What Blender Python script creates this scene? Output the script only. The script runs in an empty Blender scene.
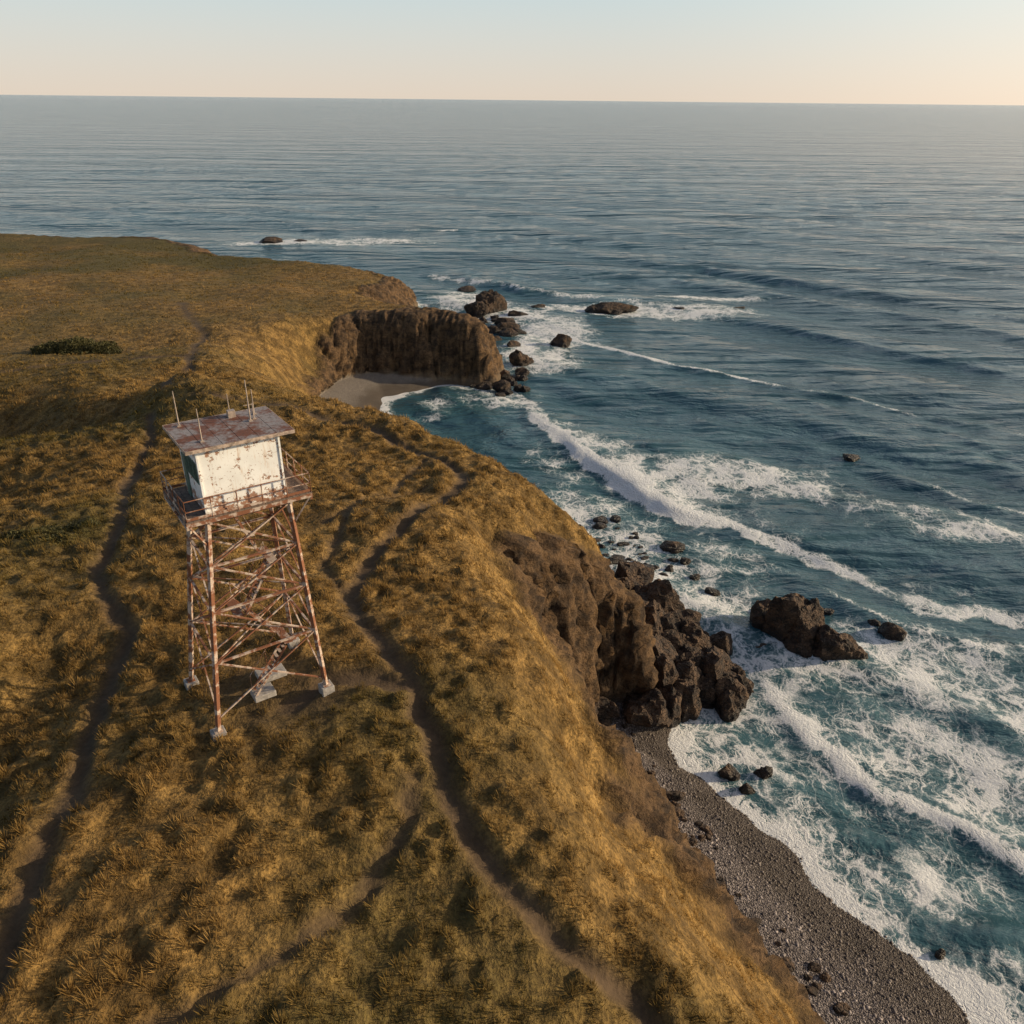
import bpy, math, numpy as np
from mathutils import Matrix, Vector
rng=np.random.default_rng(7)
C=bpy.context.collection
# ------------------------------------------------------------ noise helpers
def _h(ix,iy,iz):
    n=(ix.astype(np.uint32)*np.uint32(374761393)+iy.astype(np.uint32)*np.uint32(668265263)+iz.astype(np.uint32)*np.uint32(2147483647-1013904223))
    n=(n^(n>>np.uint32(13)))*np.uint32(1274126177); n=n^(n>>np.uint32(16))
    return (n&np.uint32(0xffff)).astype(np.float32)/32767.5-1
def vn(x,y,z):
    x=np.asarray(x,np.float64);y=np.asarray(y,np.float64);z=np.broadcast_to(np.asarray(z,np.float64),x.shape)
    fx=np.floor(x);fy=np.floor(y);fz=np.floor(z);u=x-fx;v=y-fy;w=z-fz
    ix=fx.astype(np.int64);iy=fy.astype(np.int64);iz=fz.astype(np.int64)
    u=u*u*(3-2*u);v=v*v*(3-2*v);w=w*w*(3-2*w);r=0
    for a in(0,1):
        for b in(0,1):
            for c in(0,1):
                r=r+_h(ix+a,iy+b,iz+c)*(u if a else 1-u)*(v if b else 1-v)*(w if c else 1-w)
    return r
def fbm(x,y,s,o=3,seed=0,z=0.0):
    r=0;a=1;t=0
    for i in range(o):
        r=r+a*vn(x/s+17.3*i+seed*3.1,y/s-9.7*i,np.asarray(z)/s+seed*7.7+i*1.37);t+=a;a*=.5;s=s/2.03
    return r/t
def ss(a,b,x):
    t=np.clip((x-a)/(b-a),0,1);return t*t*(3-2*t)
def pdist(X,Y,pts):
    pts=np.array(pts,float);best=np.full(X.shape,1e18);side=np.zeros(X.shape);at=np.zeros(X.shape+(max(pts.shape[1]-2,1),))
    for i in range(len(pts)-1):
        ax,ay=pts[i,:2];bx,by=pts[i+1,:2];dx=bx-ax;dy=by-ay;L=dx*dx+dy*dy
        t=np.clip(((X-ax)*dx+(Y-ay)*dy)/L,0,1);ex=X-ax-t*dx;ey=Y-ay-t*dy;d=ex*ex+ey*ey
        m=d<best;best=np.where(m,d,best);side=np.where(m,np.sign(dx*ey-dy*ex),side)
        if pts.shape[1]>2:
            val=pts[i,2:]*(1-t[...,None])+pts[i+1,2:]*t[...,None];at[m]=val[m]
    return np.sqrt(best),side,at
def inpoly(X,Y,P):
    r=np.zeros(X.shape,bool);n=len(P)
    for i in range(n):
        x1,y1=P[i][:2];x2,y2=P[(i+1)%n][:2]
        if y1==y2:continue
        c=((y1>Y)!=(y2>Y))&(X<(x2-x1)*(Y-y1)/(y2-y1)+x1);r^=c
    return r
# ------------------------------------------------------------ survey of the coast (metres)
# x, y, width of slope, beach width, rockiness, steep exponent
FOOT=[(60,-200,18,10,.1,1.8),(32,-40,18,10,.1,1.8),(24,5,18,10,.1,1.8),(19.5,20,18,10.5,.1,1.8),(16.8,27.7,18,11,.08,1.7),(14.5,31.2,18,11,.16,1.8),(12.2,35.2,16,11,.50,2.3),(11.5,39.6,17,9,.45,2.2),
(9.9,44.1,17,9,.12,1.7),(7.0,48.6,12,9,.38,2.0),(4.6,51.6,6.8,6,.62,2.3),(6.6,54.8,6,4,.65,2.4),(12.5,56.0,7.5,2,.5,2.1),(13.4,60,16,2.5,.10,1.65),(12.9,65.0,19,2.5,.06,1.6),(11.3,73,20,2.5,.06,1.6),(7.5,82,21,2,.08,1.6),(-1,94,20,2,.2,1.7),
(-12,105,20,3,.2,1.8),(-24,115,20,6,.1,1.8),(-33,125,16,11,.05,1.8),(-35,133.4,13,13,.08,1.8),(-33,144.7,11,14,.25,2.0),(-27.5,150.5,8,12,.9,2.6),(-21.4,150,7,6,1.0,3.0),(-14.2,150,7,1.5,1.0,3.0),
(-4.5,148.8,7,1,1.0,3.0),(-2.7,157.1,8,1,1.0,2.6),(-10,163,9,1,.9,2.4),(-22,172,10,1,.6,2.2),(-30,185,10,1,.6,2.0),(-27,200,9,1,.7,2.2),(-26.4,215.3,9,1,.8,2.2),(-38,226,9,1,.6,2.2),
(-60,238,10,1,.6,2.2),(-80,248,10,1,.6,2.2),(-92.7,257.6,9,1,.8,2.4),(-98,270,9,1,.8,2.4),(-120,282,10,1,.8,2.2),(-170,290,10,1,.6,2.2),(-400,330,10,1,.6,2),(-3000,700,10,1,.6,2)]
LAND=[p[:2] for p in FOOT]+[(-9000,700),(-9000,-9000),(60,-9000)]
CTRL=np.array([(-12,29,24),(0,20,22.9),(4.5,17,21.7),(-12,14,24.6),(-20,12,25),(-40,20,25),(-30,30,24.5),(-20,36,23.7),(-26,45,23.2),(-8,49,22.4),(-4,61.3,20.8),(-5.6,65.5,20.3),(-14,74,19.6),(-26,81,18.8),
(-37,84,20.8),(-33,79,20.6),(-46,80,20),(-47,68,19.3),(-47,55,21.5),(-62,60,20),(-62,76,16),(-44,104,15),(-30,97,14.5),(-47,116,15),(-52,134,14),(-60,131,13.2),(-60,148,13),(-45,140,13),(-55,170,11.5),(-34,160,11.8),
(-12,156,11.7),(-8,151,11.7),(-33,210,8),(-40,190,9.5),(-62,211,8.4),(-80,225,7.6),(-98,254,6.6),(-158,257,6.3),(-88,136,13),(-68,95,14.5),(-100,95,15),(-110,172,11),(-140,210,8.5),(-200,200,8.5),(-200,100,14),
(-200,0,22),(-80,0,25),(0,-50,25),(15,-20,23),(-100,-150,25),(-65,40,23),(10,0,22.5),(8,60,18.5),(6,74,15),(-2,85,14.5),(-12,95,14.5)],float)
def plateau(X,Y):
    num=0;den=0
    for x,y,z in CTRL:
        d2=(X-x)**2+(Y-y)**2+9;w=1/d2**1.6;num=num+w*z;den=den+w
    z=num/den
    d,_,_=pdist(X,Y,[(-24,78),(-31,81),(-38,86)]);z=z+1.8*np.exp(-(d/5)**2)
    d,_,_=pdist(X,Y,[(-48,84),(-60,88),(-80,90)]);z=z-4.8*np.exp(-(d/8)**2)
    d,_,_=pdist(X,Y,[(-46,60),(-54,66),(-62,66)]);z=z-2.2*np.exp(-(d/7)**2)
    d,_,_=pdist(X,Y,[(-21,18),(-23,26),(-24,33)]);z=z-1.3*np.exp(-(d/3)**2)
    return z
PATHS=[([(14,-10),(9,8),(6.5,15),(4.7,17.2),(2.2,18.4),(.4,20),(-1.1,21.8),(-2.5,24.3),(-3.6,27.3),(-4.6,30.7),(-6.9,34.7),(-9.6,39),(-9.5,43.1),(-7.8,48.9),(-5.6,55.6),(-4,61.3),(-5.6,65.5),(-10.1,70),(-14.2,74.5),(-24,79),(-33,80)],.36),
([(-4.2,25.5),(-4.25,22.3),(-5,19.6),(-6.9,17.3),(-9.5,15.3),(-13,12)],.12),
([(-15,8),(-16,15.8),(-17.1,20.3),(-18.7,26.5),(-19.6,29.8),(-20.6,35.8),(-24.1,39.2),(-26.1,44.7),(-27.7,51.2),(-31.7,59.2),(-34,68),(-37,78)],.26),
([(-38,84),(-41,95),(-44,104),(-47.7,115.7),(-52,134),(-60,148),(-66,160)],.6),
([(-47.7,115.7),(-62,112),(-80,104)],.4),
([(-4.6,30.7),(-6.3,31),(-8.8,31),(-10.2,29.2)],.45),([(-9.6,39),(-12,44),(-12,52),(-7,60)],.1),([(-13,50),(-10,58),(-8,66)],.1)]
FA=np.array(FOOT)
def height(X,Y):
    wx=X+1.5*fbm(X,Y,9,2,3)+.5*fbm(X,Y,2.6,2,4);wy=Y+1.5*fbm(X,Y,9,2,5)+.5*fbm(X,Y,2.6,2,6)
    d,_,_=pdist(wx,wy,[p[:2] for p in FOOT]);ins=inpoly(wx,wy,LAND)
    num=np.zeros(X.shape+(4,));den=np.zeros(X.shape)
    for i in range(len(FA)-1):
        for k in (0,.5):
            q=FA[i]*(1-k)+FA[i+1]*k
            w=1/(((X-q[0])**2+(Y-q[1])**2)+3)**2;num+=w[...,None]*q[2:6];den+=w
    A=num/den[...,None];W=A[...,0];B=A[...,1];R=A[...,2];E=A[...,3]
    pl=plateau(X,Y)+1.0*fbm(X,Y,16,3,1)+.28*fbm(X,Y,3.6,3,2)
    n1=fbm(X,Y,5,3,9)
    t=np.clip(d/W*(1+.2*n1),0,1)
    p=1-(1-t)**E
    zi=2+(pl-2)*p
    do=d*(1+.15*n1)
    zo=2*(1-do/B);zo=np.where(zo<0,zo*.9,zo);zo=np.maximum(zo,-4-.5*n1)
    z=np.where(ins,zi,zo)
    rock=np.where(ins,ss(-.08,.05,R-t+.24*fbm(X,Y,3.0,3,11)),ss(1.6,.0,d)*ss(.45,.8,R))
    return z,dict(t=np.where(ins,t,-1),rock=rock,dout=np.where(ins,0,do),d=d,R=R)
def axis(stops,cap):
    s,e,st=stops;core=list(np.arange(s,e,st));a=core[0];g=st;lo=[]
    while a>cap[0]:
        g=min(g*cap[2],cap[3] if abs(a)<400 else 1e9);a-=g;lo.append(a)
    b=core[-1];g=st;hi=[]
    while b<cap[1]:
        g=min(g*cap[2],cap[3] if abs(b)<400 else 1e9);b+=g;hi.append(b)
    return np.array(lo[::-1]+core+hi)
def grid_mesh(name,X,Y,Z,attrs):
    ny,nx=X.shape;me=bpy.data.meshes.new(name);n=nx*ny
    co=np.stack([X,Y,Z],-1).reshape(-1).astype(np.float32)
    idx=np.arange(n).reshape(ny,nx);f=np.stack([idx[:-1,:-1],idx[:-1,1:],idx[1:,1:],idx[1:,:-1]],-1).reshape(-1)
    nf=len(f)//4
    me.vertices.add(n);me.vertices.foreach_set('co',co);me.loops.add(len(f));me.loops.foreach_set('vertex_index',f.astype(np.int32))
    me.polygons.add(nf);me.polygons.foreach_set('loop_start',np.arange(0,nf*4,4,dtype=np.int32))
    me.polygons.foreach_set('use_smooth',np.ones(nf,bool));me.update(calc_edges=True)
    for k,v in attrs.items():
        a=me.attributes.new(k,'FLOAT','POINT');a.data.foreach_set('value',v.reshape(-1).astype(np.float32))
    o=bpy.data.objects.new(name,me);C.objects.link(o);return o
def raw_mesh(name,co,tris,attrs,mat,smooth=False):
    me=bpy.data.meshes.new(name);n=len(co);nf=len(tris)
    me.vertices.add(n);me.vertices.foreach_set('co',co.reshape(-1).astype(np.float32))
    me.loops.add(nf*3);me.loops.foreach_set('vertex_index',tris.reshape(-1).astype(np.int32))
    me.polygons.add(nf);me.polygons.foreach_set('loop_start',np.arange(0,nf*3,3,dtype=np.int32))
    me.polygons.foreach_set('use_smooth',np.full(nf,smooth));me.update(calc_edges=True)
    for k,v in attrs.items():
        a=me.attributes.new(k,'FLOAT','POINT');a.data.foreach_set('value',v.reshape(-1).astype(np.float32))
    me.materials.append(mat);o=bpy.data.objects.new(name,me);C.objects.link(o);return o
# ------------------------------------------------------------ node helpers
class NT:
    def __init__(s,name):
        s.m=bpy.data.materials.new(name);s.m.use_nodes=True;s.t=s.m.node_tree;s.t.nodes.clear()
        s.out=s.n('ShaderNodeOutputMaterial')
    def n(s,ty,**k):
        x=s.t.nodes.new(ty)
        for a,b in k.items():setattr(x,a,b)
        return x
    def set(s,inp,v):
        if v is None:return
        if isinstance(v,bpy.types.NodeSocket):s.t.links.new(v,inp)
        else:
            if isinstance(v,tuple) and len(v)==3 and inp.type=='RGBA':v=v+(1,)
            inp.default_value=v
    def math(s,op,a,b=None,c=None,clamp=False):
        x=s.n('ShaderNodeMath',operation=op,use_clamp=clamp)
        for i,v in enumerate((a,b,c)):
            if v is not None:s.set(x.inputs[i],v)
        return x.outputs[0]
    def pos(s):
        if not hasattr(s,'_p'):s._p=s.n('ShaderNodeNewGeometry').outputs['Position']
        return s._p
    def scale(s,vec,v):
        x=s.n('ShaderNodeVectorMath',operation='MULTIPLY');s.set(x.inputs[0],vec);x.inputs[1].default_value=v;return x.outputs[0]
    def rotz(s,vec,deg,sc):
        x=s.n('ShaderNodeMapping');s.set(x.inputs[0],vec);x.inputs['Rotation'].default_value=(0,0,math.radians(deg));x.inputs['Scale'].default_value=sc;return x.outputs[0]
    def noise(s,sc,det=3,rough=.55,vec=None,dist=0,out='Fac'):
        x=s.n('ShaderNodeTexNoise');s.set(x.inputs['Vector'],vec if vec is not None else s.pos());x.inputs['Scale'].default_value=sc;x.inputs['Detail'].default_value=det;x.inputs['Roughness'].default_value=rough;x.inputs['Distortion'].default_value=dist;return x.outputs[out]
    def vor(s,sc,feat='F1',vec=None,out='Distance'):
        x=s.n('ShaderNodeTexVoronoi',feature=feat);s.set(x.inputs['Vector'],vec if vec is not None else s.pos());x.inputs['Scale'].default_value=sc;return x.outputs[out]
    def attr(s,name):
        return s.n('ShaderNodeAttribute',attribute_name=name).outputs['Fac']
    def mr(s,v,a,b,c=0,d=1,sm=True):
        x=s.n('ShaderNodeMapRange');x.interpolation_type='SMOOTHSTEP' if sm else 'LINEAR';s.set(x.inputs[0],v)
        for i,q in enumerate((a,b,c,d)):s.set(x.inputs[i+1],q)
        return x.outputs[0]
    def mix(s,f,a,b,mode='MIX'):
        x=s.n('ShaderNodeMix',data_type='RGBA',blend_type=mode);s.set(x.inputs[0],f);s.set(x.inputs[6],a);s.set(x.inputs[7],b);return x.outputs[2]
    def bump(s,h,strg=.5,dist=.1,nrm=None):
        x=s.n('ShaderNodeBump');s.set(x.inputs['Height'],h);s.set(x.inputs['Strength'],strg);x.inputs['Distance'].default_value=dist
        if nrm is not None:s.set(x.inputs['Normal'],nrm)
        return x.outputs[0]
    def pr(s,col,rough=.8,nrm=None,metal=0,spec=.5,ior=None):
        x=s.n('ShaderNodeBsdfPrincipled');s.set(x.inputs['Base Color'],col);s.set(x.inputs['Roughness'],rough);s.set(x.inputs['Metallic'],metal);s.set(x.inputs['Specular IOR Level'],spec)
        if ior:x.inputs['IOR'].default_value=ior
        if nrm is not None:s.set(x.inputs['Normal'],nrm)
        return x.outputs[0]
    def fin(s,sh):s.t.links.new(sh,s.out.inputs[0]);return s.m
# ------------------------------------------------------------ materials
def m_ground():
    N=NT('headland_ground')
    mid=N.noise(.6,4);fine=N.noise(5,4,.65);tuss=N.vor(1.5)
    g=N.mix(N.mr(mid,.35,.68),(.14,.082,.025),(.37,.22,.067))
    g=N.mix(N.attr('olive_shade'),g,(.095,.085,.026))
    g=N.mix(N.mr(fine,.4,.62,.6,0),g,(.05,.033,.012))
    rk=N.noise(.8,6,.65);rk2=N.noise(4,5,.7);st=N.noise(1.4,4,.6,vec=N.scale(N.pos(),(.35,.35,2.2)))
    rc=N.mix(N.mr(rk,.35,.65),(.05,.033,.021),(.20,.12,.06));rc=N.mix(N.mr(rk2,.5,.75,0,.8),rc,(.022,.016,.011));rc=N.mix(N.mr(st,.5,.7,0,.5),rc,(.085,.055,.031))
    pv=N.vor(9.0,out='Color');pb=N.vor(9.0)
    sep=N.n('ShaderNodeSeparateColor');N.set(sep.inputs[0],pv)
    sc=N.mix(sep.outputs[0],(.09,.075,.07),(.30,.26,.24));sc=N.mix(N.mr(pb,.25,.6,0,.6),sc,(.04,.032,.028))
    z=N.n('ShaderNodeSeparateXYZ');N.set(z.inputs[0],N.pos())
    wet=N.mr(N.math('ADD',z.outputs[2],N.math('MULTIPLY',N.noise(.5,3),1.0)),1.0,1.8,1,0)
    sc=N.mix(N.attr('tan'),sc,N.mix(sep.outputs[1],(.17,.145,.12),(.28,.24,.20)))
    sc=N.mix(N.math('MULTIPLY',wet,.65),sc,(.05,.034,.02))
    pc=N.mix(N.noise(2.5,4),(.05,.034,.020),(.14,.093,.054))
    col=N.mix(N.attr('path'),g,pc);col=N.mix(N.attr('rock'),col,rc);col=N.mix(N.attr('sand'),col,sc)
    rgh=N.math('SUBTRACT',.95,N.math('MULTIPLY',N.math('MULTIPLY',wet,N.attr('sand')),.45))
    hg=N.math('ADD',N.math('MULTIPLY',fine,.4),N.math('MULTIPLY',tuss,-.4))
    hr=N.math('ADD',N.math('ADD',N.math('MULTIPLY',rk,1.5),N.math('MULTIPLY',rk2,.8)),N.math('MULTIPLY',st,.9))
    hp=N.math('MULTIPLY',pb,-.25)
    h=N.mix(N.attr('rock'),hg,hr);h=N.mix(N.attr('sand'),h,hp);h=N.mix(N.math('MULTIPLY',N.attr('path'),.7),h,(0,0,0))
    return N.fin(N.pr(col,rgh,N.bump(h,1.0,.5),spec=.25))
def m_grass():
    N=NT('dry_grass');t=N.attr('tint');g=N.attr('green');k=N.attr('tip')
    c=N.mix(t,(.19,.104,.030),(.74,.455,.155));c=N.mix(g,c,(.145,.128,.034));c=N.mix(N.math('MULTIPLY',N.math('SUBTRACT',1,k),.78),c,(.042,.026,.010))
    d=N.n('ShaderNodeBsdfDiffuse');N.set(d.inputs[0],c);tr=N.n('ShaderNodeBsdfTranslucent');N.set(tr.inputs[0],c)
    m=N.n('ShaderNodeMixShader');m.inputs[0].default_value=.34;N.t.links.new(d.outputs[0],m.inputs[1]);N.t.links.new(tr.outputs[0],m.inputs[2])
    return N.fin(m.outputs[0])
def m_leaf():
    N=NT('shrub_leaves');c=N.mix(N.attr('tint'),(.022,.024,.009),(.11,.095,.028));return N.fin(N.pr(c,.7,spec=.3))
def m_rock():
    N=NT('basalt_rock');a=N.noise(.9,6,.65);b=N.noise(5,5,.7);v=N.vor(1.6,'DISTANCE_TO_EDGE',vec=N.scale(N.pos(),(1,1,2)))
    c=N.mix(N.mr(a,.35,.68),(.035,.025,.019),(.15,.09,.052));c=N.mix(N.mr(b,.5,.75,0,.7),c,(.018,.014,.011))
    z=N.n('ShaderNodeSeparateXYZ');N.set(z.inputs[0],N.pos())
    wet=N.mr(N.math('ADD',z.outputs[2],N.math('MULTIPLY',a,.8)),.8,1.6,1,0)
    c=N.mix(N.math('MULTIPLY',wet,.75),c,(.014,.011,.010))
    h=N.math('ADD',N.math('ADD',a,N.math('MULTIPLY',b,.5)),N.mr(v,0,.12,0,.35))
    return N.fin(N.pr(c,N.math('SUBTRACT',.85,N.math('MULTIPLY',wet,.4)),N.bump(h,1,.5),spec=.4))
def m_pebble():
    N=NT('beach_pebbles');c=N.mix(N.attr('tint'),(.085,.07,.066),(.42,.36,.33));z=N.n('ShaderNodeSeparateXYZ');N.set(z.inputs[0],N.pos())
    wet=N.mr(N.math('ADD',z.outputs[2],N.math('MULTIPLY',N.noise(.5,3),1.0)),1.0,1.8,1,0)
    c=N.mix(N.math('MULTIPLY',wet,.7),c,(.055,.036,.020));return N.fin(N.pr(c,N.math('SUBTRACT',.9,N.math('MULTIPLY',wet,.4)),spec=.4))
def m_sea():
    N=NT('sea_water');f=N.attr('foam')
    P=N.pos();wn=N.noise(.35,3,.5,out='Color');vm=N.n('ShaderNodeVectorMath',operation='MULTIPLY_ADD');N.set(vm.inputs[0],wn);vm.inputs[1].default_value=(3.4,3.4,0);N.set(vm.inputs[2],P)
    wn2=N.noise(1.6,3,.6,out='Color');vm2=N.n('ShaderNodeVectorMath',operation='MULTIPLY_ADD');N.set(vm2.inputs[0],wn2);vm2.inputs[1].default_value=(1.1,1.1,0);N.set(vm2.inputs[2],vm.outputs[0])
    w=N.rotz(vm2.outputs[0],40,(1.25,.8,0))
    v1=N.vor(.42,'DISTANCE_TO_EDGE',vec=w);v2=N.vor(1.1,'DISTANCE_TO_EDGE',vec=w);v3=N.vor(2.7,'DISTANCE_TO_EDGE',vec=w)
    l1=N.mr(v1,0,.26,1,0,False);l2=N.mr(v2,0,.32,.92,0,False);l3=N.mr(v3,0,.38,.78,0,False)
    L=N.math('MAXIMUM',N.math('MAXIMUM',l1,l2),l3)
    L=N.math('ADD',L,N.math('MULTIPLY',N.math('SUBTRACT',N.noise(.25,5,.62),.5),1.8))
    L=N.math('ADD',L,N.math('MULTIPLY',N.math('SUBTRACT',N.noise(7,4,.75),.5),.8))
    th=N.math('SUBTRACT',1.42,N.math('MULTIPLY',f,2.0))
    al=N.mr(N.math('SUBTRACT',L,th),0,.6);al=N.math('MULTIPLY',al,N.mr(f,.02,.2))
    streak=N.noise(.03,5,.6,vec=N.rotz(P,38,(.35,2.2,1)),dist=.5)
    deep=N.mix(N.mr(streak,.35,.65),(.026,.076,.100),(.052,.118,.146))
    deep=N.mix(N.mr(f,.05,.7,0,.85),deep,(.040,.105,.115))
    aF=N.noise(.011,4,.6,vec=N.rotz(P,20,(.35,2.0,1)),dist=.6)
    a0=N.noise(.05,3,.55,vec=N.rotz(P,38,(.40,1.7,1)),dist=.5)
    a=N.noise(.19,4,.6,vec=N.rotz(P,38,(.5,1.6,1)),dist=.6);b=N.noise(.8,4,.6,vec=N.rotz(P,30,(.7,1.4,1)),dist=.4);c=N.noise(3.2,3,.6)
    h=N.math('ADD',N.math('ADD',N.math('MULTIPLY',aF,14.0),N.math('MULTIPLY',a0,4.8)),N.math('ADD',N.math('MULTIPLY',a,1.4),N.math('ADD',N.math('MULTIPLY',b,.30),N.math('MULTIPLY',c,.06))))
    nb=N.bump(h,.75,1.0)
    wat=N.pr(deep,.12,nb,spec=.5,ior=1.33)
    fb=N.bump(N.math('ADD',L,N.noise(4,4,.7)),.7,.2)
    fm=N.pr(N.mix(N.mr(al,.3,1),(.40,.48,.50),(.80,.80,.79)),.9,fb,spec=.2)
    m=N.n('ShaderNodeMixShader');N.set(m.inputs[0],N.math('MULTIPLY',al,.93));N.t.links.new(wat,m.inputs[1]);N.t.links.new(fm,m.inputs[2]);return N.fin(m.outputs[0])
def tco(N):return N.n('ShaderNodeTexCoord').outputs['Object']
def m_rust():
    N=NT('rusted_steel');P=tco(N);a=N.noise(1.7,5,.65,vec=P);b=N.noise(14,4,.7,vec=P)
    c=N.mix(N.mr(a,.47,.58),(.24,.10,.052),(.54,.43,.35));c=N.mix(N.mr(b,.5,.7,0,.75),c,(.10,.042,.025));return N.fin(N.pr(c,.8,N.bump(b,.4,.02),spec=.3))
def m_white():
    N=NT('weathered_white_paint');P=tco(N);st=N.noise(1,5,.7,vec=N.scale(P,(5,5,.6)));pa=N.noise(2.3,6,.75,vec=P);sm=N.noise(12,4,.7,vec=P)
    z=N.n('ShaderNodeSeparateXYZ');N.set(z.inputs[0],P)
    low=N.mr(z.outputs[2],0,1.3,.10,0);hi=N.mr(z.outputs[2],2.2,2.6,0,.05)
    r=N.mr(N.math('ADD',N.math('ADD',pa,low),hi),.565,.605);r2=N.math('MULTIPLY',N.mr(st,.54,.70),.65);r3=N.mr(sm,.63,.69)
    c=N.mix(N.mr(N.noise(.9,4,vec=P),.3,.7),(.78,.77,.74),(.90,.89,.86));c=N.mix(r2,c,(.60,.42,.28));c=N.mix(N.math('MAXIMUM',N.math('MULTIPLY',r,.9),N.math('MULTIPLY',r3,.8)),c,N.mix(sm,(.42,.18,.08),(.20,.09,.045)))
    return N.fin(N.pr(c,.65,N.bump(N.math('SUBTRACT',1,r),.5,.02),spec=.35))
def m_roof():
    N=NT('rusty_sheet_roof');P=tco(N);a=N.noise(1.1,6,.7,vec=P);b=N.noise(8,4,.7,vec=P)
    c=N.mix(N.mr(a,.44,.58),(.30,.27,.265),(.18,.07,.04));c=N.mix(N.mr(b,.45,.7,0,.7),c,(.095,.058,.042))
    return N.fin(N.pr(c,.65,N.bump(a,.3,.03),spec=.3))
def m_plain(nm,c,r=.8,metal=0,var=.3):
    N=NT(nm);a=N.noise(6,5,.65,vec=tco(N));cc=N.mix(N.mr(a,.3,.7),tuple(x*(1-var) for x in c),tuple(min(1,x*(1+var)) for x in c));return N.fin(N.pr(cc,r,N.bump(a,.3,.02),metal=metal))
# ------------------------------------------------------------ terrain
gx=axis((-48,34,.25),(-3000,900,1.05,1.6));gy=axis((10,112,.25),(-1500,1500,1.03,.75))
gx=gx[(gx<400)]
X,Y=np.meshgrid(gx,gy);Z,I=height(X,Y)
path=np.zeros(X.shape);near=(Y>-20)&(Y<170)&(X>-90)&(X<20)
xx=X[near]+.6*fbm(X[near],Y[near],3,3,21);yy=Y[near]+.6*fbm(X[near],Y[near],3,3,22)
pm=np.zeros(xx.shape);rag=.25*fbm(xx,yy,1.0,2,24)
for pts,w in PATHS:
    d,_,_=pdist(xx,yy,pts);pm=np.maximum(pm,ss(w+.5,w*.4,d+rag)*(1 if w>.2 else .75))
path[near]=pm
path=np.maximum(path,.5*ss(4.2,1.5,np.hypot((X+11),(Y-30.2))+1.6*fbm(X,Y,1.6,2,23)))
land=(I['t']>0)
path*=land*(1-I['rock'])
sand=np.where(land,0,1)*(1-I['rock'])
grassy=land*(1-I['rock'])*(1-path)
fade=ss(200,60,np.hypot(X,Y))
hum=fbm(X,Y,.95,2,31);hum2=ss(-.15,.35,hum)
olive_shade=np.clip(.06+.9*fbm(X,Y,13,4,73)+.24*ss(30,10,Y)+.55*ss(165,235,Y)*(1+fbm(X,Y,30,2,74))+.5*ss(5,1,np.hypot(X+30.5,(Y-47)*1.5))+.45*ss(14,4,np.hypot((X+58)*.5,Y-82))+.25*ss(-12,-24,X)*ss(40,20,Y),0,.85)*(1-.8*ss(.8,.4,I['t'])*(I['t']>0)*(Y<110))  # olive grass patches, plus shading of the hollow and far land put into colour
Z=Z+grassy*fade*(.32*hum2+.10*fbm(X,Y,.5,1,32))-path*.26*fade
dzx=np.gradient(Z,axis=1)/np.gradient(X,axis=1);dzy=np.gradient(Z,axis=0)/np.gradient(Y,axis=0)
g=np.hypot(dzx,dzy)+1e-6
rn=1-2*np.abs(fbm(X,Y,2.6,4,41,z=Z*.5));rn2=1-2*np.abs(fbm(X,Y,1.0,2,42,z=Z*1.4))
push=I['rock']*(rn*1.3+rn2*.6-.5)*ss(.2,.9,g)
X2=X-dzx/g*push;Y2=Y-dzy/g*push;Z2=Z+I['rock']*(.4*rn+.35*rn2-.2)
ter=grid_mesh('headland_ground',X2,Y2,Z2,dict(rock=I['rock'],path=path,sand=sand,olive_shade=olive_shade,tan=ss(95,110,Y)));ter.data.materials.append(m_ground())
def samp(A,x,y):
    i=np.clip(np.searchsorted(gx,x)-1,0,len(gx)-2);j=np.clip(np.searchsorted(gy,y)-1,0,len(gy)-2)
    u=(x-gx[i])/(gx[i+1]-gx[i]);v=(y-gy[j])/(gy[j+1]-gy[j])
    return A[j,i]*(1-u)*(1-v)+A[j,i+1]*u*(1-v)+A[j+1,i]*(1-u)*v+A[j+1,i+1]*u*v
# ------------------------------------------------------------ sea
sx=axis((-40,80,.42),(-40000,40000,1.035,1e9));sy=axis((22,175,.42),(-3000,45000,1.03,1e9))
SX,SY=np.meshgrid(sx,sy)
nr=(SX>-190)&(SX<110)&(SY>-10)&(SY<420)
qx=SX[nr];qy=SY[nr]
dz=np.full(SX.shape,-4.);dd=np.full(SX.shape,99.)
d0,_,_=pdist(qx,qy,[p[:2] for p in FOOT]);ins=inpoly(qx,qy,LAND)
dd[nr]=np.where(ins,0,d0)
dz[nr]=np.where((d0<16)&~ins,samp(Z,qx,qy),np.where(ins,2,-4))
foam=np.zeros(SX.shape);z=np.zeros(SX.shape)
R=np.hypot(SX,SY);fadeN=ss(900,120,R)
n=fbm(SX,SY,34,2,51);ph=(SX*.62+SY*.78)
env=.5+.8*fbm(SX,SY,36,2,53)
z+=fadeN*env*(.26*np.sin(ph/13*2*np.pi+3.4*n)+.13*np.sin((SX*.8+SY*.6)/7.3*2*np.pi+4*fbm(SX,SY,17,2,52)))
z+=ss(1500,150,R)*.66*(.65+.6*fbm(SX,SY,60,2,56))*np.sin(ph/31*2*np.pi+3.2*fbm(SX,SY,85,2,55))
z+=ss(260,90,R)*(.22*fbm(SX,SY,3.6,3,54))
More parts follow.
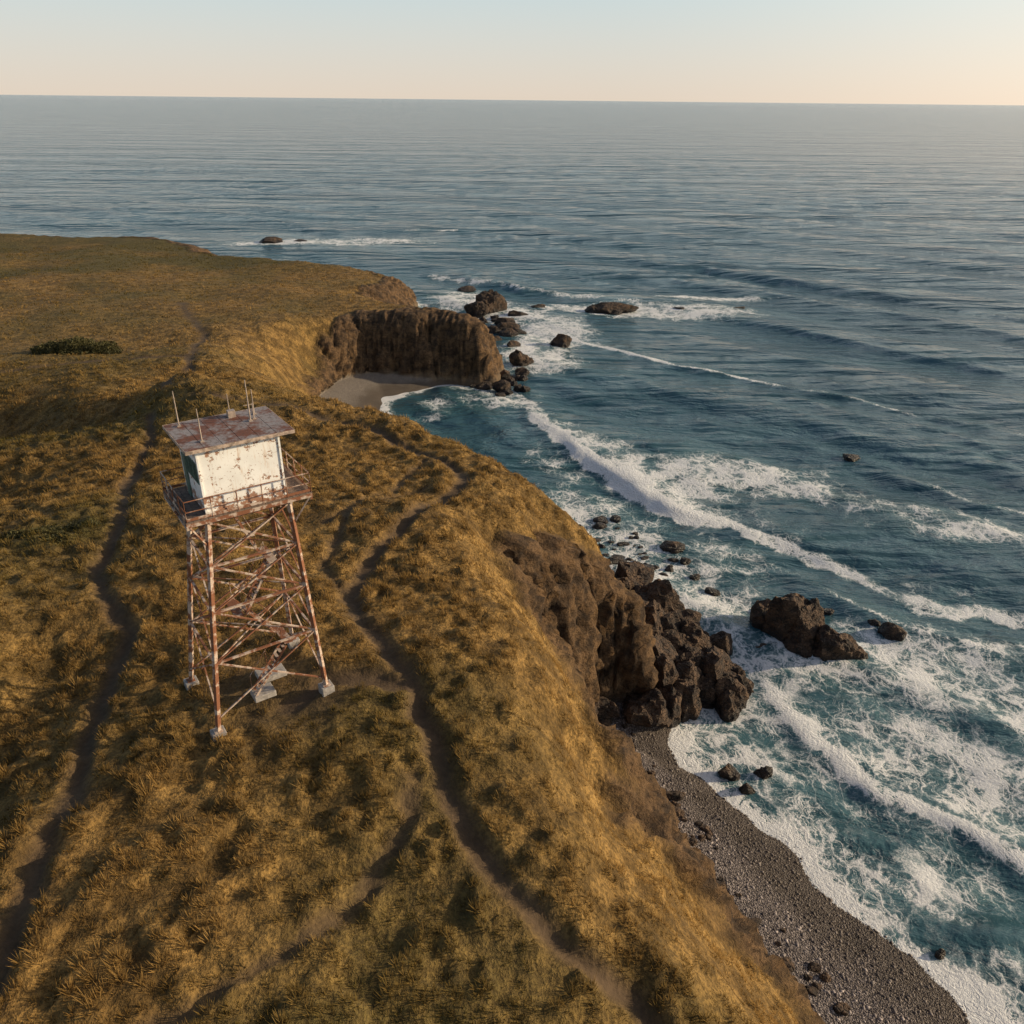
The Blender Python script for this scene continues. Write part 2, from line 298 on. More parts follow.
WV=[([(-2,151,.1,.3),(1.3,143,.3,.55),(6.2,125.5,.6,.85),(9.1,118.2,.9,1.05),(13.2,111.2,1.0,1.1),(18,102.6,1.05,1.1),(23.8,95.9,1.0,1.05),(28.7,93.8,.8,.78),(34.8,87.7,.6,.66),(39.9,81.4,.55,.66),(43.8,76.7,.5,.6),(48.9,73.2,.45,.62),(54.8,71.4,.45,.55),(75,62,.4,.45)],9,.54,2.4),
([(5,192,.2,.5),(14.1,183.7,.4,.8),(23.4,174,.6,.85),(34.7,163,.75,.8),(45.1,154.8,.85,.7),(58.3,146.5,.9,.5),(66.9,139.7,.9,.5),(76,132,.85,.35),(85,125.5,.75,.35),(110,108,.5,.1)],6,.42,1.3),
([(26.5,68,.1,.5),(24.7,62.5,.35,.9),(24.9,58,.5,1.05),(26.8,52.9,.6,1.05),(29.4,48.4,.6,1.02),(32.8,45.3,.6,1.0),(37.8,41.2,.6,.95),(48,33,.4,.85)],8,.54,1.5),
([(-90,338,.3,.1),(-55,345,.8,.2),(-35.6,353,.9,.7),(-6,340,.7,.35),(15,325,.3,0)],6,.2,2.4),
([(-26,256,.3,.62),(-4.3,242,.5,.6),(12.9,229.5,.4,.55),(40,222,.3,.45),(69,229,.2,.4)],8,.5,3.0),
([(20,300,.2,0),(42.7,283,.8,0),(66,266,.8,.1),(100.5,237.7,.8,0),(130,205.8,.7,0)],6,.1,.8),
([(40,215,.1,0),(70,190,.6,.0),(100,160,.6,0),(130,130,.5,0)],6,.1,.8),
([(50,112,.1,.1),(62,103,.3,.5),(74,94,.35,.58),(90,82,.3,.45)],5,.5,.8),
([(30,84,.1,.3),(38,74,.25,.62),(50,63,.3,.7),(64,52,.3,.6)],6,.55,.8),
([(19.5,52,.1,.4),(20.8,48,.2,.65),(23.5,43.5,.25,.7),(27,39.5,.25,.7),(31,36,.2,.6)],4,.5,.6)]
w2=(SX>-200)&(SX<190)&(SY>10)&(SY<420);ax=SX[w2];ay=SY[w2];zz=z[w2];ff=foam[w2]
bx=ax+2.2*fbm(ax,ay,9,4,61);by=ay+2.2*fbm(ax,ay,9,4,62)
pn=fbm(ax,ay,7,3,63);pl2=fbm(ax,ay,3,3,66);br_=.65+.55*fbm(ax,ay,13,2,65)
for pts,trail,tf,cw in WV:
    d,s,a=pdist(bx,by,pts);A=a[...,0];F=a[...,1];sd=d*np.where(s==0,1,s)
    prof=np.where(sd<0,np.exp(-(sd/1.7)**2),np.exp(-(sd/4.6)**2));zz=zz+A*br_*prof-A*.2*np.exp(-((sd+4)/2.4)**2)
    c1=cw*(1+.7*pl2)
    crest=np.where(sd<0,ss(-1.25,-.45,sd/c1),ss(.7,.1,sd/c1))
    ff=np.maximum(ff,F*crest*(.85+.35*pn+.15*pl2))
    ff=np.maximum(ff,F*tf*ss(trail*1.6,0,sd)*(sd>0)*(.85+.6*pn))
    ff=np.maximum(ff,F*F*.38*ss(-6,-1,sd)*(sd<=0)*(1+.5*pn))
def ell(cx,cy,rx,ry,ang,v):
    global ff
    ca,sa=math.cos(math.radians(ang)),math.sin(math.radians(ang));u=((ax-cx)*ca+(ay-cy)*sa)/rx;w=(-(ax-cx)*sa+(ay-cy)*ca)/ry
    ff=np.maximum(ff,v*.93*ss(1.3,.3,np.sqrt(u*u+w*w)+.4*pn)*(1+.3*pn))
ell(32,108,23,10,-20,.62);ell(24,104,12,7,-45,.64)
ell(34,212,46,12,-5,.62);ell(10,190,15,22,10,.62);ell(6,165,11,17,-15,.62);ell(2,175,8,12,0,.62);ell(55,228,22,4,0,.70)
ell(-12,220,14,22,20,.60);ell(-2,205,18,10,0,.66);ell(-88,316,28,9,8,.70);ell(-60,320,46,13,5,.58)
ell(58,92,20,8,-20,.50);ell(20,80,10,8,-30,.54);ell(28,64,10,7,0,.62);ell(40,62,21,12,-20,.54);ell(38,50,16,10,-35,.56);ell(55,55,26,18,-30,.54);ell(31,40,8,7,-40,.48)
ell(-3,140,9,9,0,.54);ell(8,112,7,16,35,.42);ell(10,98,8,14,40,.48);ell(15,86,8,11,20,.56);ell(-14,136,5,10,0,.45);ell(24,84,12,8,-30,.48)
foam[w2]=ff;z[w2]=zz
depth=-dz
pnn=fbm(SX,SY,5,3,64)
shore=np.where(dd<60,1,0)
near_s=(SY<100)
foam=np.maximum(foam,shore*near_s*(.52*ss(32,7,dd)+.20*pnn*ss(30,5,dd)))
foam=np.maximum(foam,shore*(.50*ss(9,1,dd)))
foam=np.maximum(foam,np.where(dz>-1.1,.80*ss(-1.1,-.12,dz)*(.9+.5*pnn),0))
z=z*ss(.0,2.2,depth)+.12*ss(1.5,0,np.abs(depth))*pnn
sea=grid_mesh('sea',SX,SY,z,dict(foam=np.clip(foam,0,1.1)));sea.data.materials.append(m_sea())
# ------------------------------------------------------------ grass
def blades(cx,cy,nb,rad,L,wid,lean,tint,green):
    k=np.repeat(np.arange(len(cx)),nb);m=len(k)
    ph=rng.uniform(0,2*np.pi,m);r=np.sqrt(rng.uniform(0,1,m))*rad[k]
    bx=cx[k]+np.cos(ph)*r;by=cy[k]+np.sin(ph)*r;bz=samp(Z2,bx,by)-.03
    l=L[k]*rng.uniform(.6,1.15,m)*(1.15-.45*(r/rad[k])**2);ln=lean*(.25+.75*r/rad[k])*rng.uniform(.6,1.2,m);ph2=ph+rng.normal(0,.45,m)
    tx=bx+np.cos(ph2)*l*ln-.06*l;ty=by+np.sin(ph2)*l*ln;tz=bz+l*np.sqrt(np.clip(1-ln*ln*.6,.15,1))
    wa=rng.uniform(0,np.pi,m);wx=np.cos(wa)*wid[k]*.5;wy=np.sin(wa)*wid[k]*.5
    co=np.empty((m,3,3));co[:,0]=np.stack([bx-wx,by-wy,bz],-1);co[:,1]=np.stack([bx+wx,by+wy,bz],-1);co[:,2]=np.stack([tx,ty,tz],-1)
    ti=np.clip(tint[k]+rng.normal(0,.14,m),0,1);gr=np.clip(green[k]+rng.normal(0,.1,m),0,1)
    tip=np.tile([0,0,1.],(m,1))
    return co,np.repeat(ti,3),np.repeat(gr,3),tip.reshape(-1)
def field(x0,x1,y0,y1,sp,nb,rad,L,wid,lean,bare=0,dt=0):
    a,b=np.meshgrid(np.arange(x0,x1,sp),np.arange(y0,y1,sp));a=a.ravel()+rng.uniform(-.45,.45,a.size)*sp;b=b.ravel()+rng.uniform(-.45,.45,b.size)*sp
    keep=(np.abs(a)<.78*b+9)
    a=a[keep];b=b[keep]
    t=samp(I['t'],a,b);rk=samp(I['rock'],a,b);pt=samp(path,a,b);hm=samp(hum2,a,b)
    keep=(t>.05)&(rk<rng.uniform(.1,.6,a.size))&(pt<rng.uniform(.05,.55,a.size))
    a=a[keep];b=b[keep];t=t[keep];hm=hm[keep]
    nz=fbm(a,b,6,3,71);n2=fbm(a,b,2.2,2,72)
    keep=rng.uniform(0,1,a.size)<(1-bare*(1-hm));a=a[keep];b=b[keep];t=t[keep];nz=nz[keep];n2=n2[keep];hm=hm[keep]
    sl=.85+.15*ss(.6,.95,t)
    Lh=L*sl*((.6+.55*hm)*(1+.3*n2+.2*rng.normal(0,1,a.size))).clip(.35,1.7)
    tint=np.clip(.22+dt+.46*hm+.38*nz+.25*n2+.26*(1-ss(.55,.95,t))-.08*ss(35,14,b)+rng.normal(0,.12,a.size),0,1)
    green=np.clip(samp(olive_shade,a,b)+.22*(1-hm)-.05,0,.85)  # carries the same olive and painted shading; dips between tufts tinted further
    return blades(a,b,nb,np.full(a.size,rad)*(.75+.5*rng.uniform(0,1,a.size)),Lh,np.full(a.size,wid),lean,tint,green)
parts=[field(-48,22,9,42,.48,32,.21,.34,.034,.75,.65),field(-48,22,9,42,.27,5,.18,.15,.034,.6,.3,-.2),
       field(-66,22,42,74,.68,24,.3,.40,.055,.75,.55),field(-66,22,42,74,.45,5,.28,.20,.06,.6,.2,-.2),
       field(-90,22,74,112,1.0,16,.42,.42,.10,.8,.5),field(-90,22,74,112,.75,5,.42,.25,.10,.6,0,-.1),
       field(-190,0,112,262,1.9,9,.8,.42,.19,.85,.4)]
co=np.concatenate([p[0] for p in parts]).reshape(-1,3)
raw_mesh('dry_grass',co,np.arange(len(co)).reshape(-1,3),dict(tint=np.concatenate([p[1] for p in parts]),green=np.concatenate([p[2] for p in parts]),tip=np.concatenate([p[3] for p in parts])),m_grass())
# ------------------------------------------------------------ shrubs
ML=m_leaf()
def shrub(blobs,n,ls=.1):
    cs=[];tt=[]
    for cx,cy,rx,ry,hz in blobs:
        u=rng.normal(0,1,(n,3));u/=np.linalg.norm(u,axis=1)[:,None];u[:,2]=np.abs(u[:,2])
        r=rng.uniform(.6 if hz<.6 else .8,1.,n);lump=1+.35*fbm(u[:,0]*3+cx,u[:,1]*3+cy,1,2,81,z=u[:,2]*3)
        x=cx+u[:,0]*rx*r*lump;y=cy+u[:,1]*ry*r*lump;zz=samp(Z2,x,y)+u[:,2]*hz*r*lump
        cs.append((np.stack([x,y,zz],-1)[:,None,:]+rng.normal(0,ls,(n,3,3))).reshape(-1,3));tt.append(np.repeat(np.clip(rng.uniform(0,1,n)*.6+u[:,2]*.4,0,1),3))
    c_=np.concatenate(cs);raw_mesh('coastal_shrub',c_,np.arange(len(c_)).reshape(-1,3),dict(tint=np.concatenate(tt)),ML)
shrub([(-66.6,120,3.8,3.0,2.4),(-70,119.5,2.8,2.4,1.7),(-63,120.5,2.8,2.4,1.8),(-67,122,3,2,2.1)],5000)
shrub([(-31,47.3,1.6,.9,.35),(-29.2,48,1.2,.7,.3),(-32.6,46.5,1.1,.7,.3),(-30,45.9,.9,.6,.25)],1500,.05)
# ------------------------------------------------------------ rocks
MR=m_rock()
import bmesh
_ico={}
def ico(sub):
    if sub not in _ico:
        bm=bmesh.new();bmesh.ops.create_icosphere(bm,subdivisions=sub,radius=1);bm.verts.ensure_lookup_table()
        _ico[sub]=(np.array([v.co[:] for v in bm.verts]),np.array([[v.index for v in f.verts] for f in bm.faces]));bm.free()
    return _ico[sub]
def rock_geo(cx,cy,cz,s,seed,sub=4):
    r_=np.random.default_rng(seed);D,T=ico(sub);r=np.full(len(D),1.0)
    for k in range(16):
        nv=r_.normal(0,1,3);nv/=np.linalg.norm(nv);dk=r_.uniform(.45,.85);q=D@nv;r=np.minimum(r,np.where(q>.05,dk/np.maximum(q,.05),9))
    sc=max(s)
    P=D*r[:,None]*np.array(s)
    ridg=1-2*np.abs(fbm(P[:,0]+seed*5,P[:,1],max(sc*.42,.3),4,90,z=P[:,2]*1.1));f2=1-2*np.abs(fbm(P[:,0],P[:,1]+seed*3,max(sc*.16,.15),3,91,z=P[:,2]))
    P=P*(1+.26*ridg+.09*f2)[:,None]
    return P+np.array([cx,cy,cz]),T
def rocks(name,lst,sub=4):
    cs=[];ts=[];o=0
    for i,(x,y,zc,s,seed) in enumerate(lst):
        p,t=rock_geo(x,y,zc,s,seed,sub);cs.append(p);ts.append(t+o);o+=len(p)
    return raw_mesh(name,np.concatenate(cs),np.concatenate(ts),{},MR,smooth=False)
rocks('sea_stack',[(28.0,68.2,.9,(2.5,2.1,4.5),1),(30.0,66.8,.9,(2.2,1.9,3.9),2),(32.9,64.6,.3,(2.5,1.7,2.3),3),(26.4,69.5,.3,(1.7,1.6,3.3),4),(31.6,65.0,.2,(2,1.7,2.6),5),(29,65.6,.2,(1.8,1.5,2.2),6)],5)
rocks('sea_stack',[(24.8,210.8,.1,(6.0,3.2,2.6),6),(20.2,210,0,(2.5,2,1.6),7),(29,212,0,(3,2,1.7),8)],4)
rocks('sea_stack',[(-6.2,208.4,.6,(3.6,3,4.3),9),(-9.5,206,.3,(3,3,2.6),10)],4)
rocks('sea_stack',[(10.4,178.4,.2,(2.7,2.2,2.6),11)],4)
rocks('sea_stack',[(2,162.5,.2,(2.6,2,2.6),12)],4)
for i,(x,y,sx_,sz_) in enumerate([(-2.2,190.4,3.6,1.6),(-.4,175.5,2.2,1.2),(-5,188,2.0,1.4),(6.8,213.6,2,.9),(52.3,115,1.3,.7),(20.1,86.1,1.5,.8),(39.8,68.4,1.5,1.2),(38.3,70.2,.9,.6),(25,65.8,.9,.8),(22.5,76,1.0,.6),(18,48.8,.95,1.0),(18.9,47.1,.75,.8),(20.9,48.8,.8,.7),(28,33.3,.4,.4),(-92.5,317,5,1.5),(-82,318,3,1.0),(-14,234.6,3,1.0),(60,215,2,.5),(44,214,2,.6),(34,72.5,.9,.5),(26.5,72,1,.5)]):
    rocks('sea_rock',[(x,y,0.05,(sx_,sx_*.75,sz_),20+i)],3)
def inside(n,poly,seed):
    r_=np.random.default_rng(seed);P=np.array(poly);o=[]
    while len(o)<n:
        q=r_.uniform(P.min(0),P.max(0))
        if inpoly(np.array([q[0]]),np.array([q[1]]),poly)[0]:o.append(q)
    return np.array(o)
pts=inside(60,[(8.5,53.5),(12,54.5),(20,57),(22,60),(20,64),(20.5,67),(16.5,71),(13,77),(10.5,72),(12,62)],5)
lst=[]
for i,q in enumerate(pts):
    s=rng.uniform(.8,2.1);edge=ss(22,12,q[0]);lst.append((q[0],q[1],.1+1.6*edge*rng.uniform(.3,1.1),(s*rng.uniform(.9,1.4),s*rng.uniform(.8,1.2),s*rng.uniform(.9,1.5)+.8*edge),100+i))
lst+=[(20.3,59.3,.4,(2.2,1.8,2.2),160),(17.6,59.2,.6,(2.3,1.8,2.5),161),(15,58.2,.9,(2.4,1.9,2.8),162),(20.6,65.4,.4,(1.6,1.3,2.2),163),(17.6,67.4,.9,(2.6,2,3.0),164),(14.8,70.7,1.4,(2.8,2.3,3.6),165),(13.2,60.5,3,(2.6,2.2,3.0),166),(13.8,65.5,2.4,(2.2,2,3.0),167)]
rocks('rocky_outcrop',lst,4)
lst=[]
for i in range(90):
    c=[(13.5,80),(12,84),(15.5,77),(16.5,83),(10,88)][i%5];s=abs(rng.normal(0,.4))+.25;x=c[0]+rng.normal(0,2.2);y=c[1]+rng.normal(0,3);lst.append((x,y,0,(s*1.2,s,s*.7),200+i))
for i in range(38):lst.append((rng.uniform(-22,2),rng.uniform(180,207),0,(lambda s:(s*1.5,s,s*.8))(rng.uniform(.6,2.0)),280+i))
for i in range(26):lst.append((-2+rng.normal(0,3),150+rng.normal(0,3.5),0,(lambda s:(s*1.2,s,s*.9))(rng.uniform(.5,1.8)),320+i))
for i in range(30):lst.append((rng.uniform(-92,-84),rng.uniform(252,268),0,(lambda s:(s*1.2,s,s*.9))(rng.uniform(.5,1.4)),350+i))
rocks('shoreline_rocks',lst,2)
lst=[]
for i in range(170):
    k=rng.uniform(0,1);j=rng.integers(4,11);a=FA[j]*(1-k)+FA[j+1]*k;off=abs(rng.normal(0,1.8))
    x=a[0]+off+.2;y=a[1]+rng.normal(0,.5);s=abs(rng.normal(0,.2))+.1;lst.append((x,y,float(samp(Z2,np.array([x]),np.array([y]))[0])+.05,(s*1.3,s,s*.8),400+i))
lst+=[(14,38.6,1.2,(.6,.45,.45),580),(18.8,29.6,1.1,(.5,.4,.35),581),(16.6,29.6,1.6,(.8,.6,.5),582),(6.4,52.6,3,(1.1,1.0,1.1),583),(8.2,53.8,2.5,(1.3,1.0,1.3),584),(6.4,50.2,2.3,(.9,.8,.9),585)]
rocks('beach_boulders',lst,3)
def pebbles(n,x0,x1,y0,y1,smin,smax):
    x=rng.uniform(x0,x1,n);y=rng.uniform(y0,y1,n);s=samp(sand,x,y);zz=samp(Z2,x,y);k=(s>.5)&(zz>-.2)&(zz<2.4);x=x[k];y=y[k];zz=zz[k];m=len(x)
    O=np.array([(1,0,0),(-1,0,0),(0,1,0),(0,-1,0),(0,0,1),(0,0,-1)],float);T=np.array([(0,2,4),(2,1,4),(1,3,4),(3,0,4),(2,0,5),(1,2,5),(3,1,5),(0,3,5)])
    r=rng.uniform(smin,smax,m)*np.where(rng.uniform(0,1,m)<.04,2.3,1)
    a=rng.uniform(0,6.28,m);V=O[None]*np.stack([r*rng.uniform(.8,1.3,m),r*rng.uniform(.6,1,m),r*.6],-1)[:,None,:]
    V=V*(1+rng.normal(0,.15,(m,6,1)));c,s_=np.cos(a)[:,None],np.sin(a)[:,None]
    V=np.stack([V[...,0]*c-V[...,1]*s_+x[:,None],V[...,0]*s_+V[...,1]*c+y[:,None],V[...,2]+zz[:,None]+r[:,None]*.1],-1)
    tri=T[None]+(np.arange(m)*6)[:,None,None];ti=np.repeat(rng.uniform(0,1,m)**1.5,6);return V.reshape(-1,3),tri.reshape(-1,3),ti
v,t,ti=pebbles(130000,6,30,22,57,.03,.08)
raw_mesh('beach_pebbles',v,t,dict(tint=ti),m_pebble(),True)
# ------------------------------------------------------------ watchtower
tower=bpy.data.objects.new('watchtower',None);C.objects.link(tower)
TX,TY=-11.6,30.55;TH=math.radians(35);ZG=24.0;ZP=34.1
tower.location=(TX,TY,ZG);tower.rotation_euler=(0,0,TH)
class MB:
    def __init__(s):s.v=[];s.f=[]
    def box(s,c,sz,R=None):
        o=len(s.v)
        for x in(-.5,.5):
            for y in(-.5,.5):
                for z in(-.5,.5):
                    p=Vector((x*sz[0],y*sz[1],z*sz[2]))
                    if R:p=R@p
                    s.v.append(tuple(p+Vector(c)))
        s.f+=[tuple(o+i for i in q) for q in((0,1,3,2),(4,6,7,5),(0,4,5,1),(2,3,7,6),(0,2,6,4),(1,5,7,3))]
    def beam(s,a,b,w,h=None):
        a=Vector(a);b=Vector(b);d=b-a;q=d.to_track_quat('Z','Y').to_matrix();s.box((a+b)/2,(w,h or w,d.length),q)
    def rod(s,a,b,r,n=8,r2=None):
        a=Vector(a);b=Vector(b);d=b-a;q=d.to_track_quat('Z','Y').to_matrix();o=len(s.v);r2=r if r2 is None else r2
        for p,rr in((a,r),(b,r2)):
            for i in range(n):s.v.append(tuple(p+q@Vector((math.cos(6.2832*i/n)*rr,math.sin(6.2832*i/n)*rr,0))))
        for i in range(n):s.f.append((o+i,o+(i+1)%n,o+n+(i+1)%n,o+n+i))
        s.f.append(tuple(o+i for i in range(n))[::-1]);s.f.append(tuple(o+n+i for i in range(n)))
    def make(s,name,mat,bev=0):
        me=bpy.data.meshes.new(name);me.from_pydata(s.v,[],s.f);me.materials.append(mat);o=bpy.data.objects.new(name,me);C.objects.link(o);o.parent=tower
        if bev:
            m=o.modifiers.new('bevel','BEVEL');m.width=bev;m.segments=2;m.limit_method='ANGLE'
        return o
RU=m_rust();WH=m_white();RO=m_roof();CO=m_plain('footing_concrete',(.34,.31,.28),.9);WD=m_plain('weathered_deck',(.17,.12,.09),.85,0,.4);GL=m_plain('dark_glass',(.02,.035,.035),.12,0,.2);FR=m_plain('green_window_frame',(.10,.16,.13),.6);AN=m_plain('antenna_metal',(.42,.34,.28),.5,.3)
HP=ZP-ZG
BX,BY=2.55,2.15;TXh,TYh=1.66,1.35
cor=[(-1,-1),(1,-1),(1,1),(-1,1)]
OFF=Vector((-.42,.22,0))
def lp(i,h):
    k=h/HP;sx_,sy_=cor[i%4];return Vector((sx_*(BX*(1-k)+TXh*k),sy_*(BY*(1-k)+TYh*k),h))+OFF*(1-k)
def gz(p):
    w=Matrix.Rotation(TH,3,'Z')@Vector((p[0],p[1],0));return float(samp(Z2,np.array([TX+w.x]),np.array([TY+w.y]))[0])-ZG
legs=MB();foot=MB()
for i in range(4):
    b=lp(i,0);g_=gz(b);k0=lp(i,g_+.15)
    legs.beam(k0,lp(i,HP-.28),.18)
    foot.box((k0.x,k0.y,g_+.05),(.6,.6,.5));legs.box((k0.x,k0.y,g_+.32),(.36,.36,.04))
legs.make('legs',RU,.012);foot.make('footings',CO,.03)
br=MB();lv=[.55,3.3,5.7,7.8,HP-.35]
for j,h in enumerate(lv):
    for i in range(4):
        if j>0:br.beam(lp(i,h),lp(i+1,h),.09,.09)
    if 0<j<4:
        br.beam(lp(0,h),lp(2,h),.045);br.beam(lp(1,h+.06),lp(3,h+.06),.045)
for j in range(4):
    for i in range(4):
        a=lp(i,lv[j]);b=lp(i+1,lv[j+1]);c=lp(i+1,lv[j]);d=lp(i,lv[j+1]);out=((a+c)/2);out.z=0;out=out.normalized()*.05
        br.beam(a+out,b+out,.065);br.beam(c-out,d-out,.065)
        m=(a+b+c+d)/4;br.box(m,(.15,.15,.15))
br.make('bracing',RU)
st=MB()
fl=[((-.9,-.7,.2),(.8,-.7,2.4)),((.8,.6,2.4),(-.8,.6,4.6)),((-.7,-.55,4.6),(.65,-.55,6.8)),((.6,.5,6.8),(-.55,.5,HP-.3))]
for (a,b) in fl:
    a=Vector(a);b=Vector(b)
    for o_ in(-.27,.27):
        st.beam(a+Vector((0,o_,0)),b+Vector((0,o_,0)),.035,.10)
    st.rod(a+Vector((0,.27,.85)),b+Vector((0,.27,.85)),.016)
    for k in(0,.5,1):
        p=a.lerp(b,k)+Vector((0,.27,0));st.rod(p,p+Vector((0,0,.85)),.014)
    for k in range(10):
        p=a.lerp(b,(k+.5)/10);st.box(p,(.14,.5,.025))
for x,z_ in((1.0,2.4),(-.95,4.6),(.85,6.8)):st.box((x,0,z_),(.4,1.6,.04))
st.make('stairs',RU)
ft=MB();ft.box((-.5,-.7,.08),(1.0,.8,.3));ft.box((.3,.5,.08),(1.3,.9,.3));ft.make('stair_pad',CO,.03)
dk=MB();PX,PY=2.6,1.8
for i in range(18):
    x=-PX+(i+.5)*2*PX/18;dk.box((x,0,HP+.03),(2*PX/18-.015,2*PY,.05))
dk.make('deck_planks',WD)
jb=MB()
for y in(-PY+.06,-TYh,0,TYh,PY-.06):jb.box((0,y,HP-.09),(2*PX,.09,.17))
for x in(-PX+.05,-TXh,TXh,PX-.05):jb.box((x,0,HP-.235),(.10,2*PY-.1,.12))
for i in range(4):
    p=lp(i,HP-1.4);jb.beam(p,(cor[i][0]*PX*.95,cor[i][1]*PY*.95,HP-.2),.06)
jb.make('deck_joists',RU)
rl=MB()
def rail(a,b,n):
    a=Vector(a);b=Vector(b)
    for h in(.45,.9):rl.rod(a+Vector((0,0,h)),b+Vector((0,0,h)),.022)
    rl.beam(a+Vector((0,0,.12)),b+Vector((0,0,.12)),.015,.12)
    for k in range(n+1):
        p=a.lerp(b,k/n);rl.rod(p,p+Vector((0,0,.92)),.024)
e=.05;z0=HP+.03
q=[(-PX+e,-PY+e,z0),(PX-e,-PY+e,z0),(PX-e,PY-e,z0),(-PX+e,PY-e,z0)]
rail(q[0],q[1],5);rail(q[1],q[2],4);rail(q[2],q[3],5);rail(q[3],q[0],4)
rl.make('railing',RU)
cb=bpy.data.objects.new('cabin',None);C.objects.link(cb);cb.parent=tower;cb.location=(-.08,-.2,HP+.055)
CXh,CYh,CH=1.62,1.3,2.82
def cabmake(mb,name,mat,bev=0):
    o=mb.make(name,mat,bev);o.parent=cb;return o
wl=MB();T=.1
wl.box((0,-CYh+T/2,CH/2),(2*CXh,T,CH))
wl.box((CXh-T/2,0,CH/2),(T,2*CYh-2*T,CH));wl.box((0,CYh-T/2,CH/2),(2*CXh,T,CH))
ywin=[(-.98,-.48),(-.38,.12),(.22,.62)];zl,zh=1.2,2.1
wl.box((-CXh+T/2,0,zl/2),(T,2*CYh-2*T,zl));wl.box((-CXh+T/2,0,(CH+zh)/2),(T,2*CYh-2*T,CH-zh))
ys=[-CYh+T,-.98,-.48,-.38,.12,.22,.62,CYh-T]
for i in range(0,8,2):wl.box((-CXh+T/2,(ys[i]+ys[i+1])/2,(zl+zh)/2),(T,ys[i+1]-ys[i],zh-zl))
cabmake(wl,'walls',WH)
tr=MB()
for sx_,sy_ in cor:tr.box((sx_*(CXh+.004),sy_*(CYh+.004),CH/2),(.08,.08,CH-.01))
for y in(-CYh-.012,CYh+.012):tr.box((0,y,.07),(2*CXh-.12,.03,.12))
cabmake(tr,'wall_trim',WH)
wf=MB();wg=MB()
for a,b in ywin:
    x=-CXh-.005;m=(a+b)/2
    for y in(a+.025,b-.025,m):wf.box((x,y,(zl+zh)/2),(.06,.04 if y!=m else .025,zh-zl))
    for z_ in(zl+.025,zh-.025):wf.box((x+.003,m,z_),(.06,b-a-.1,.04))
    wg.box((-CXh+.06,m,(zl+zh)/2),(.02,b-a,zh-zl))
wf.box((-CXh-.03,.92,.95),(.06,.45,1.85))
cabmake(wf,'window_frames',FR);cabmake(wg,'window_glass',GL)
rf=MB();RX,RY=2.12,1.66
rf.box((.06,-.02,CH+.06),(2*RX,2*RY,.11));cabmake(rf,'roof_slab',RO,.02)
r2=MB()
for i in range(6):
    x=-RX+(i+.5)*2*RX/6+.06;r2.box((x,-.02,CH+.125),(2*RX/6-.02,2*RY-.06,.016+.006*(i%2)))
cabmake(r2,'roof_sheets',RO)
r3=MB();r3.box((.06,-RY-.035,CH+.06),(2*RX+.04,.025,.14));r3.box((.06,RY-.005,CH+.06),(2*RX+.04,.025,.14));r3.box((-RX+.045,-.02,CH+.06),(.025,2*RY-.02,.14));r3.box((RX+.075,-.02,CH+.06),(.025,2*RY-.02,.14));cabmake(r3,'roof_fascia',m_plain('fascia_timber',(.38,.29,.23),.8,0,.5))
an=MB();zt=CH+.13
for x,y,h,r in((-1.55,1.15,1.5,.03),(-1.25,-1.0,1.35,.03),(.55,1.3,.95,.025),(1.05,.2,1.75,.035),(1.45,.9,1.1,.025),(1.25,.35,.7,.025)):
    an.box((x,y,zt+.03),(.14,.14,.07));an.rod((x,y,zt),(x,y,zt+h),r,8,r*.6)
an.rod((.85,.2,zt+.7),(1.25,.2,zt+.7),.014);an.rod((1.25,.2,zt+.7),(1.25,.2,zt+1.0),.012);an.box((.55,1.1,zt+.15),(.3,.25,.3))
cabmake(an,'antennas',AN)
# ------------------------------------------------------------ light, sky, camera
EL,AZ=math.radians(16.5),math.radians(82)
s=Vector((math.sin(AZ)*math.cos(EL),math.cos(AZ)*math.cos(EL),math.sin(EL)))
sl=bpy.data.lights.new('sun','SUN');sl.energy=5.0;sl.angle=math.radians(.6);sl.color=(1,.80,.53)
so=bpy.data.objects.new('sun',sl);C.objects.link(so);so.rotation_euler=s.to_track_quat('Z','Y').to_euler()
w=bpy.data.worlds.new("World");bpy.context.scene.world=w;w.use_nodes=True;nt=w.node_tree
sk=nt.nodes.new("ShaderNodeTexSky");sk.sky_type='NISHITA';sk.sun_disc=False;sk.sun_elevation=EL;sk.sun_rotation=AZ;sk.dust_density=1.0
tc=nt.nodes.new('ShaderNodeTexCoord');sp=nt.nodes.new('ShaderNodeSeparateXYZ');nt.links.new(tc.outputs['Generated'],sp.inputs[0])
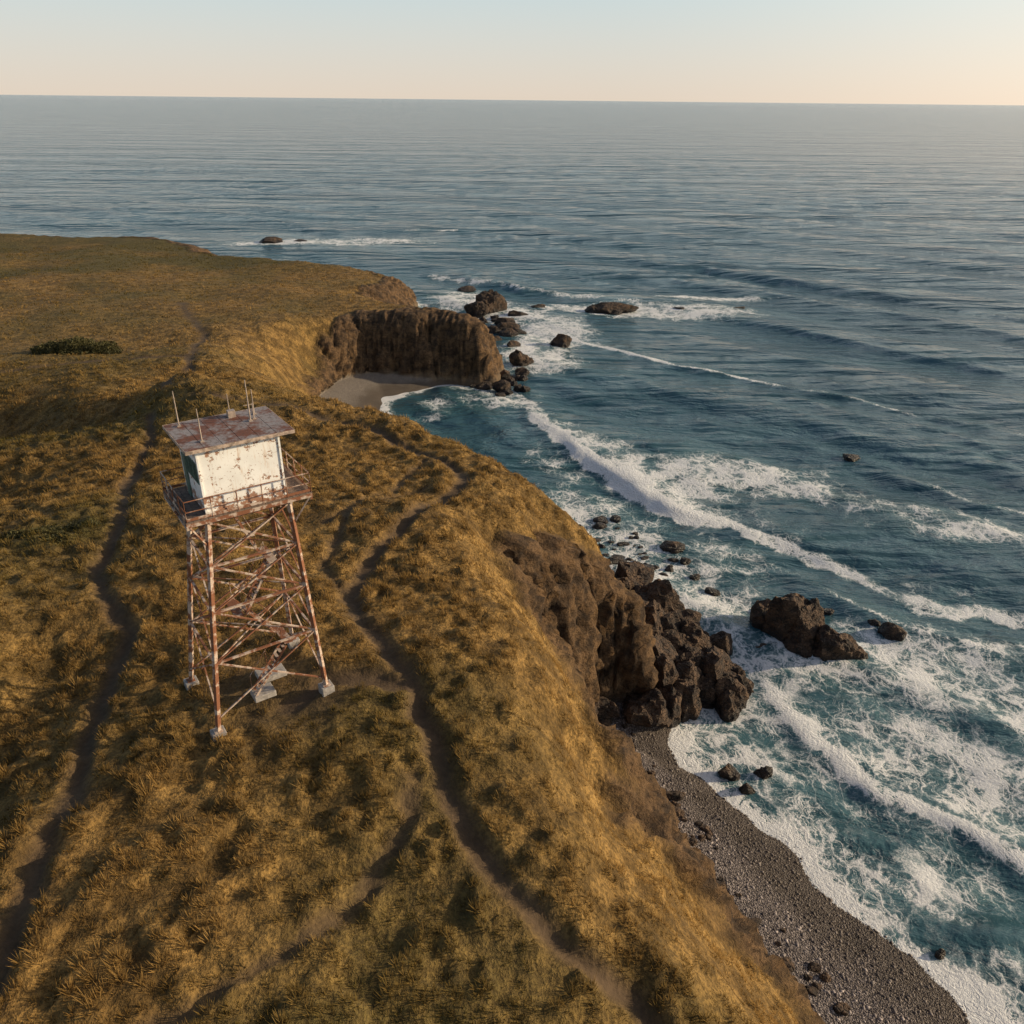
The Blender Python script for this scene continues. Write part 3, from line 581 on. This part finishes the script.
mr=nt.nodes.new('ShaderNodeMapRange');mr.inputs[1].default_value=0;mr.inputs[2].default_value=.10;nt.links.new(sp.outputs[2],mr.inputs[0])
hz=nt.nodes.new('ShaderNodeMix');hz.data_type='RGBA';nt.links.new(mr.outputs[0],hz.inputs[0]);hz.inputs[6].default_value=(6.9,5.9,4.9,1);hz.inputs[7].default_value=(5.3,6.1,6.2,1)
m2=nt.nodes.new('ShaderNodeMapRange');m2.interpolation_type='SMOOTHSTEP';m2.inputs[1].default_value=.05;m2.inputs[2].default_value=.45;m2.inputs[3].default_value=.9;m2.inputs[4].default_value=0;nt.links.new(sp.outputs[2],m2.inputs[0])
mx=nt.nodes.new('ShaderNodeMix');mx.data_type='RGBA';nt.links.new(m2.outputs[0],mx.inputs[0]);nt.links.new(sk.outputs[0],mx.inputs[6]);nt.links.new(hz.outputs[2],mx.inputs[7])
dt=nt.nodes.new('ShaderNodeVectorMath');dt.operation='DOT_PRODUCT';nt.links.new(tc.outputs['Generated'],dt.inputs[0]);dt.inputs[1].default_value=s
m3=nt.nodes.new('ShaderNodeMapRange');m3.interpolation_type='SMOOTHSTEP';m3.inputs[1].default_value=.2;m3.inputs[2].default_value=1.15;nt.links.new(dt.outputs['Value'],m3.inputs[0])
gl=nt.nodes.new('ShaderNodeMix');gl.data_type='RGBA';gl.blend_type='ADD';nt.links.new(m3.outputs[0],gl.inputs[0]);nt.links.new(mx.outputs[2],gl.inputs[6]);gl.inputs[7].default_value=(4.0,2.8,1.7,1)
nt.links.new(gl.outputs[2],nt.nodes['Background'].inputs[0]);nt.nodes['Background'].inputs[1].default_value=0.118
cd=bpy.data.cameras.new("camera");c=bpy.data.objects.new("camera",cd);C.objects.link(c);cd.clip_start=.5;cd.clip_end=1e5;cd.sensor_width=36;cd.lens=36*804/1024
M=Matrix.Rotation(math.radians(90-27.19),3,'X')@Matrix.Rotation(math.radians(0.6),3,'Z')
c.matrix_world=Matrix.Translation((0,0,49))@M.to_4x4();bpy.context.scene.camera=c
vs=bpy.context.scene.view_settings;vs.view_transform='Standard';vs.look='None';vs.exposure=0
